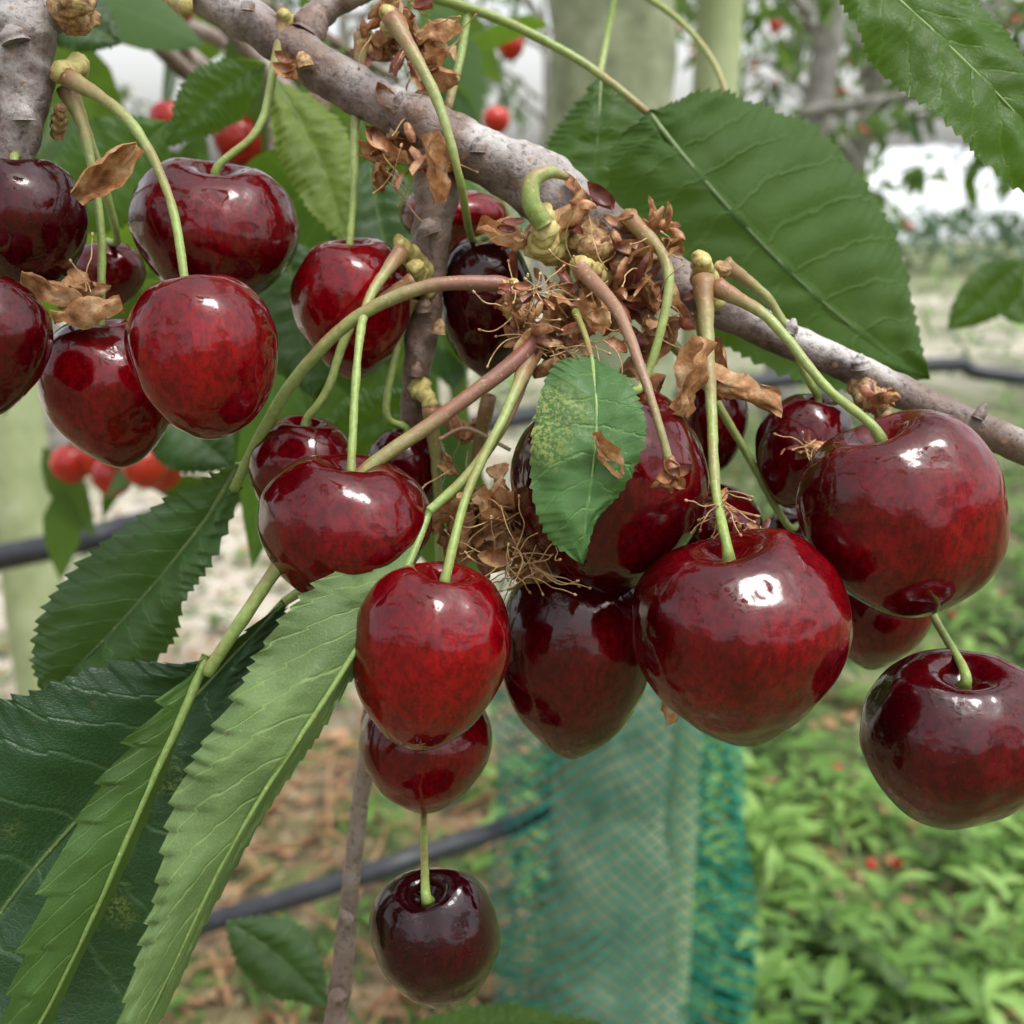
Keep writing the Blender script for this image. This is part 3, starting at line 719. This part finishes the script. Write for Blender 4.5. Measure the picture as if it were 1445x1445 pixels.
mb.build('weeds',[W1,W2,W3,W4])
mb=MB()
for _ in range(4200):
    y=U(1.0,5.5); x=U(-y*.6,.6*y); l=U(.02,.06)
    addleaf(mb,Vector((x,y,U(0,.012))),Vector((U(-1,1),U(-1,1),U(-.1,.2))),Vector((U(-1,1),U(-1,1),U(-.3,.3))),l,l*U(.3,.5),random.choice((0,0,1)),droop=0,fold=U(.1,.6),tp=TPS)
for _ in range(150):
    y=U(1.2,2.6); x=U(-y*.45,.25); a=U(0,6.28); L=U(.08,.30); c=Vector((x,y,.01)); e=c+Vector((math.cos(a)*L,math.sin(a)*L,U(0,.09)))
    tube(mb,[c,c.lerp(e,.5)+Vector((U(-.03,.03),U(-.03,.03),.03)),e],[.005,.004,.001],6,10,0)
for _ in range(22):
    y=U(1.3,3.2); x=U(.2,y*.45); ball(mb,Vector((x,y,U(.02,.08))),.010,2)
mb.build('leaf_litter',[W5,W4,M_red])

mb=MB()
H1=fol('hedge_blue_green',(.06,.12,.075),(.14,.21,.13),.2)
for _ in range(6000):
    x=U(-16,20); b=.75+.3*noise.noise(Vector((x*.9,0,0))); z=b*R()**.6
    y=15.5+random.gauss(0,.45)
    l=U(.1,.2); addleaf(mb,Vector((x,y,z)),rv(),rv(),l,l*.6,random.choice((0,0,1)),droop=.2,tp=TPS)
mb.build('hedge',[H1,W3])
M_poly=simple_mat('polytunnel_film',[(.3,(.62,.65,.68)),(.7,(.78,.80,.82))],2,.35,.2,.2,.02)
M_steel=simple_mat('galvanised_hoop',[(.3,(.35,.36,.37)),(.7,(.5,.5,.5))],20,.4)
mb=MB(); vs=[];uvs=[];nx_=60;na=18
for i in range(nx_+1):
    X=4+26*i/nx_
    for j in range(na+1):
        a=math.pi*j/na; sag=1-.03*abs(math.sin(i*math.pi/4))
        vs.append(Vector((X,25-math.cos(a)*2.2,math.sin(a)*1.9*sag))); uvs.append((i/nx_,j/na))
fs=[(i*(na+1)+j,(i+1)*(na+1)+j,(i+1)*(na+1)+j+1,i*(na+1)+j+1) for i in range(nx_) for j in range(na)]
mb.add(vs,fs,0,uvs)
for i in range(0,nx_+1,4):
    X=4+26*i/nx_
    tube(mb,[Vector((X,25-math.cos(math.pi*j/10)*2.23,math.sin(math.pi*j/10)*1.93)) for j in range(11)],[.02,.02],6,30,1)
mb.build('polytunnel',[M_poly,M_steel])

# ------------------------------------------------------------------ light, sky, camera
S=Vector((.28,-.20,.90)).normalized()
w=bpy.data.worlds.new('World'); scene.world=w; w.use_nodes=True; nt=w.node_tree; nt.nodes.clear()
sky=nt.nodes.new('ShaderNodeTexSky'); sky.sky_type='NISHITA'; sky.sun_disc=False
sky.sun_elevation=math.asin(S.z); sky.sun_rotation=math.atan2(S.x,S.y)
sky.air_density=1.3; sky.dust_density=4; sky.ozone_density=1
hs=nt.nodes.new('ShaderNodeHueSaturation'); hs.inputs['Saturation'].default_value=.22; hs.inputs['Value'].default_value=2.15
bg=nt.nodes.new('ShaderNodeBackground'); bg.inputs[1].default_value=.15; wo=nt.nodes.new('ShaderNodeOutputWorld')
nt.links.new(sky.outputs[0],hs.inputs['Color']); nt.links.new(hs.outputs[0],bg.inputs[0]); nt.links.new(bg.outputs[0],wo.inputs[0])
ld=bpy.data.lights.new('sun','SUN'); ld.energy=2.0; ld.angle=math.radians(19); ld.color=(1,.98,.95)
lo=bpy.data.objects.new('sun',ld); lo.rotation_euler=S.to_track_quat('Z','Y').to_euler(); scene.collection.objects.link(lo)
cd=bpy.data.cameras.new('camera'); cam=bpy.data.objects.new('camera',cd); scene.collection.objects.link(cam)
cam.location=EYE; cam.rotation_euler=(math.radians(90)-PITCH,0,0)
cd.sensor_width=36; cd.lens=18/T; cd.clip_start=.01; cd.clip_end=2000
cd.dof.use_dof=True; cd.dof.focus_distance=.148; cd.dof.aperture_fstop=26
scene.camera=cam
print('verts',sum(len(o.data.vertices) for o in bpy.data.objects if o.type=='MESH'))
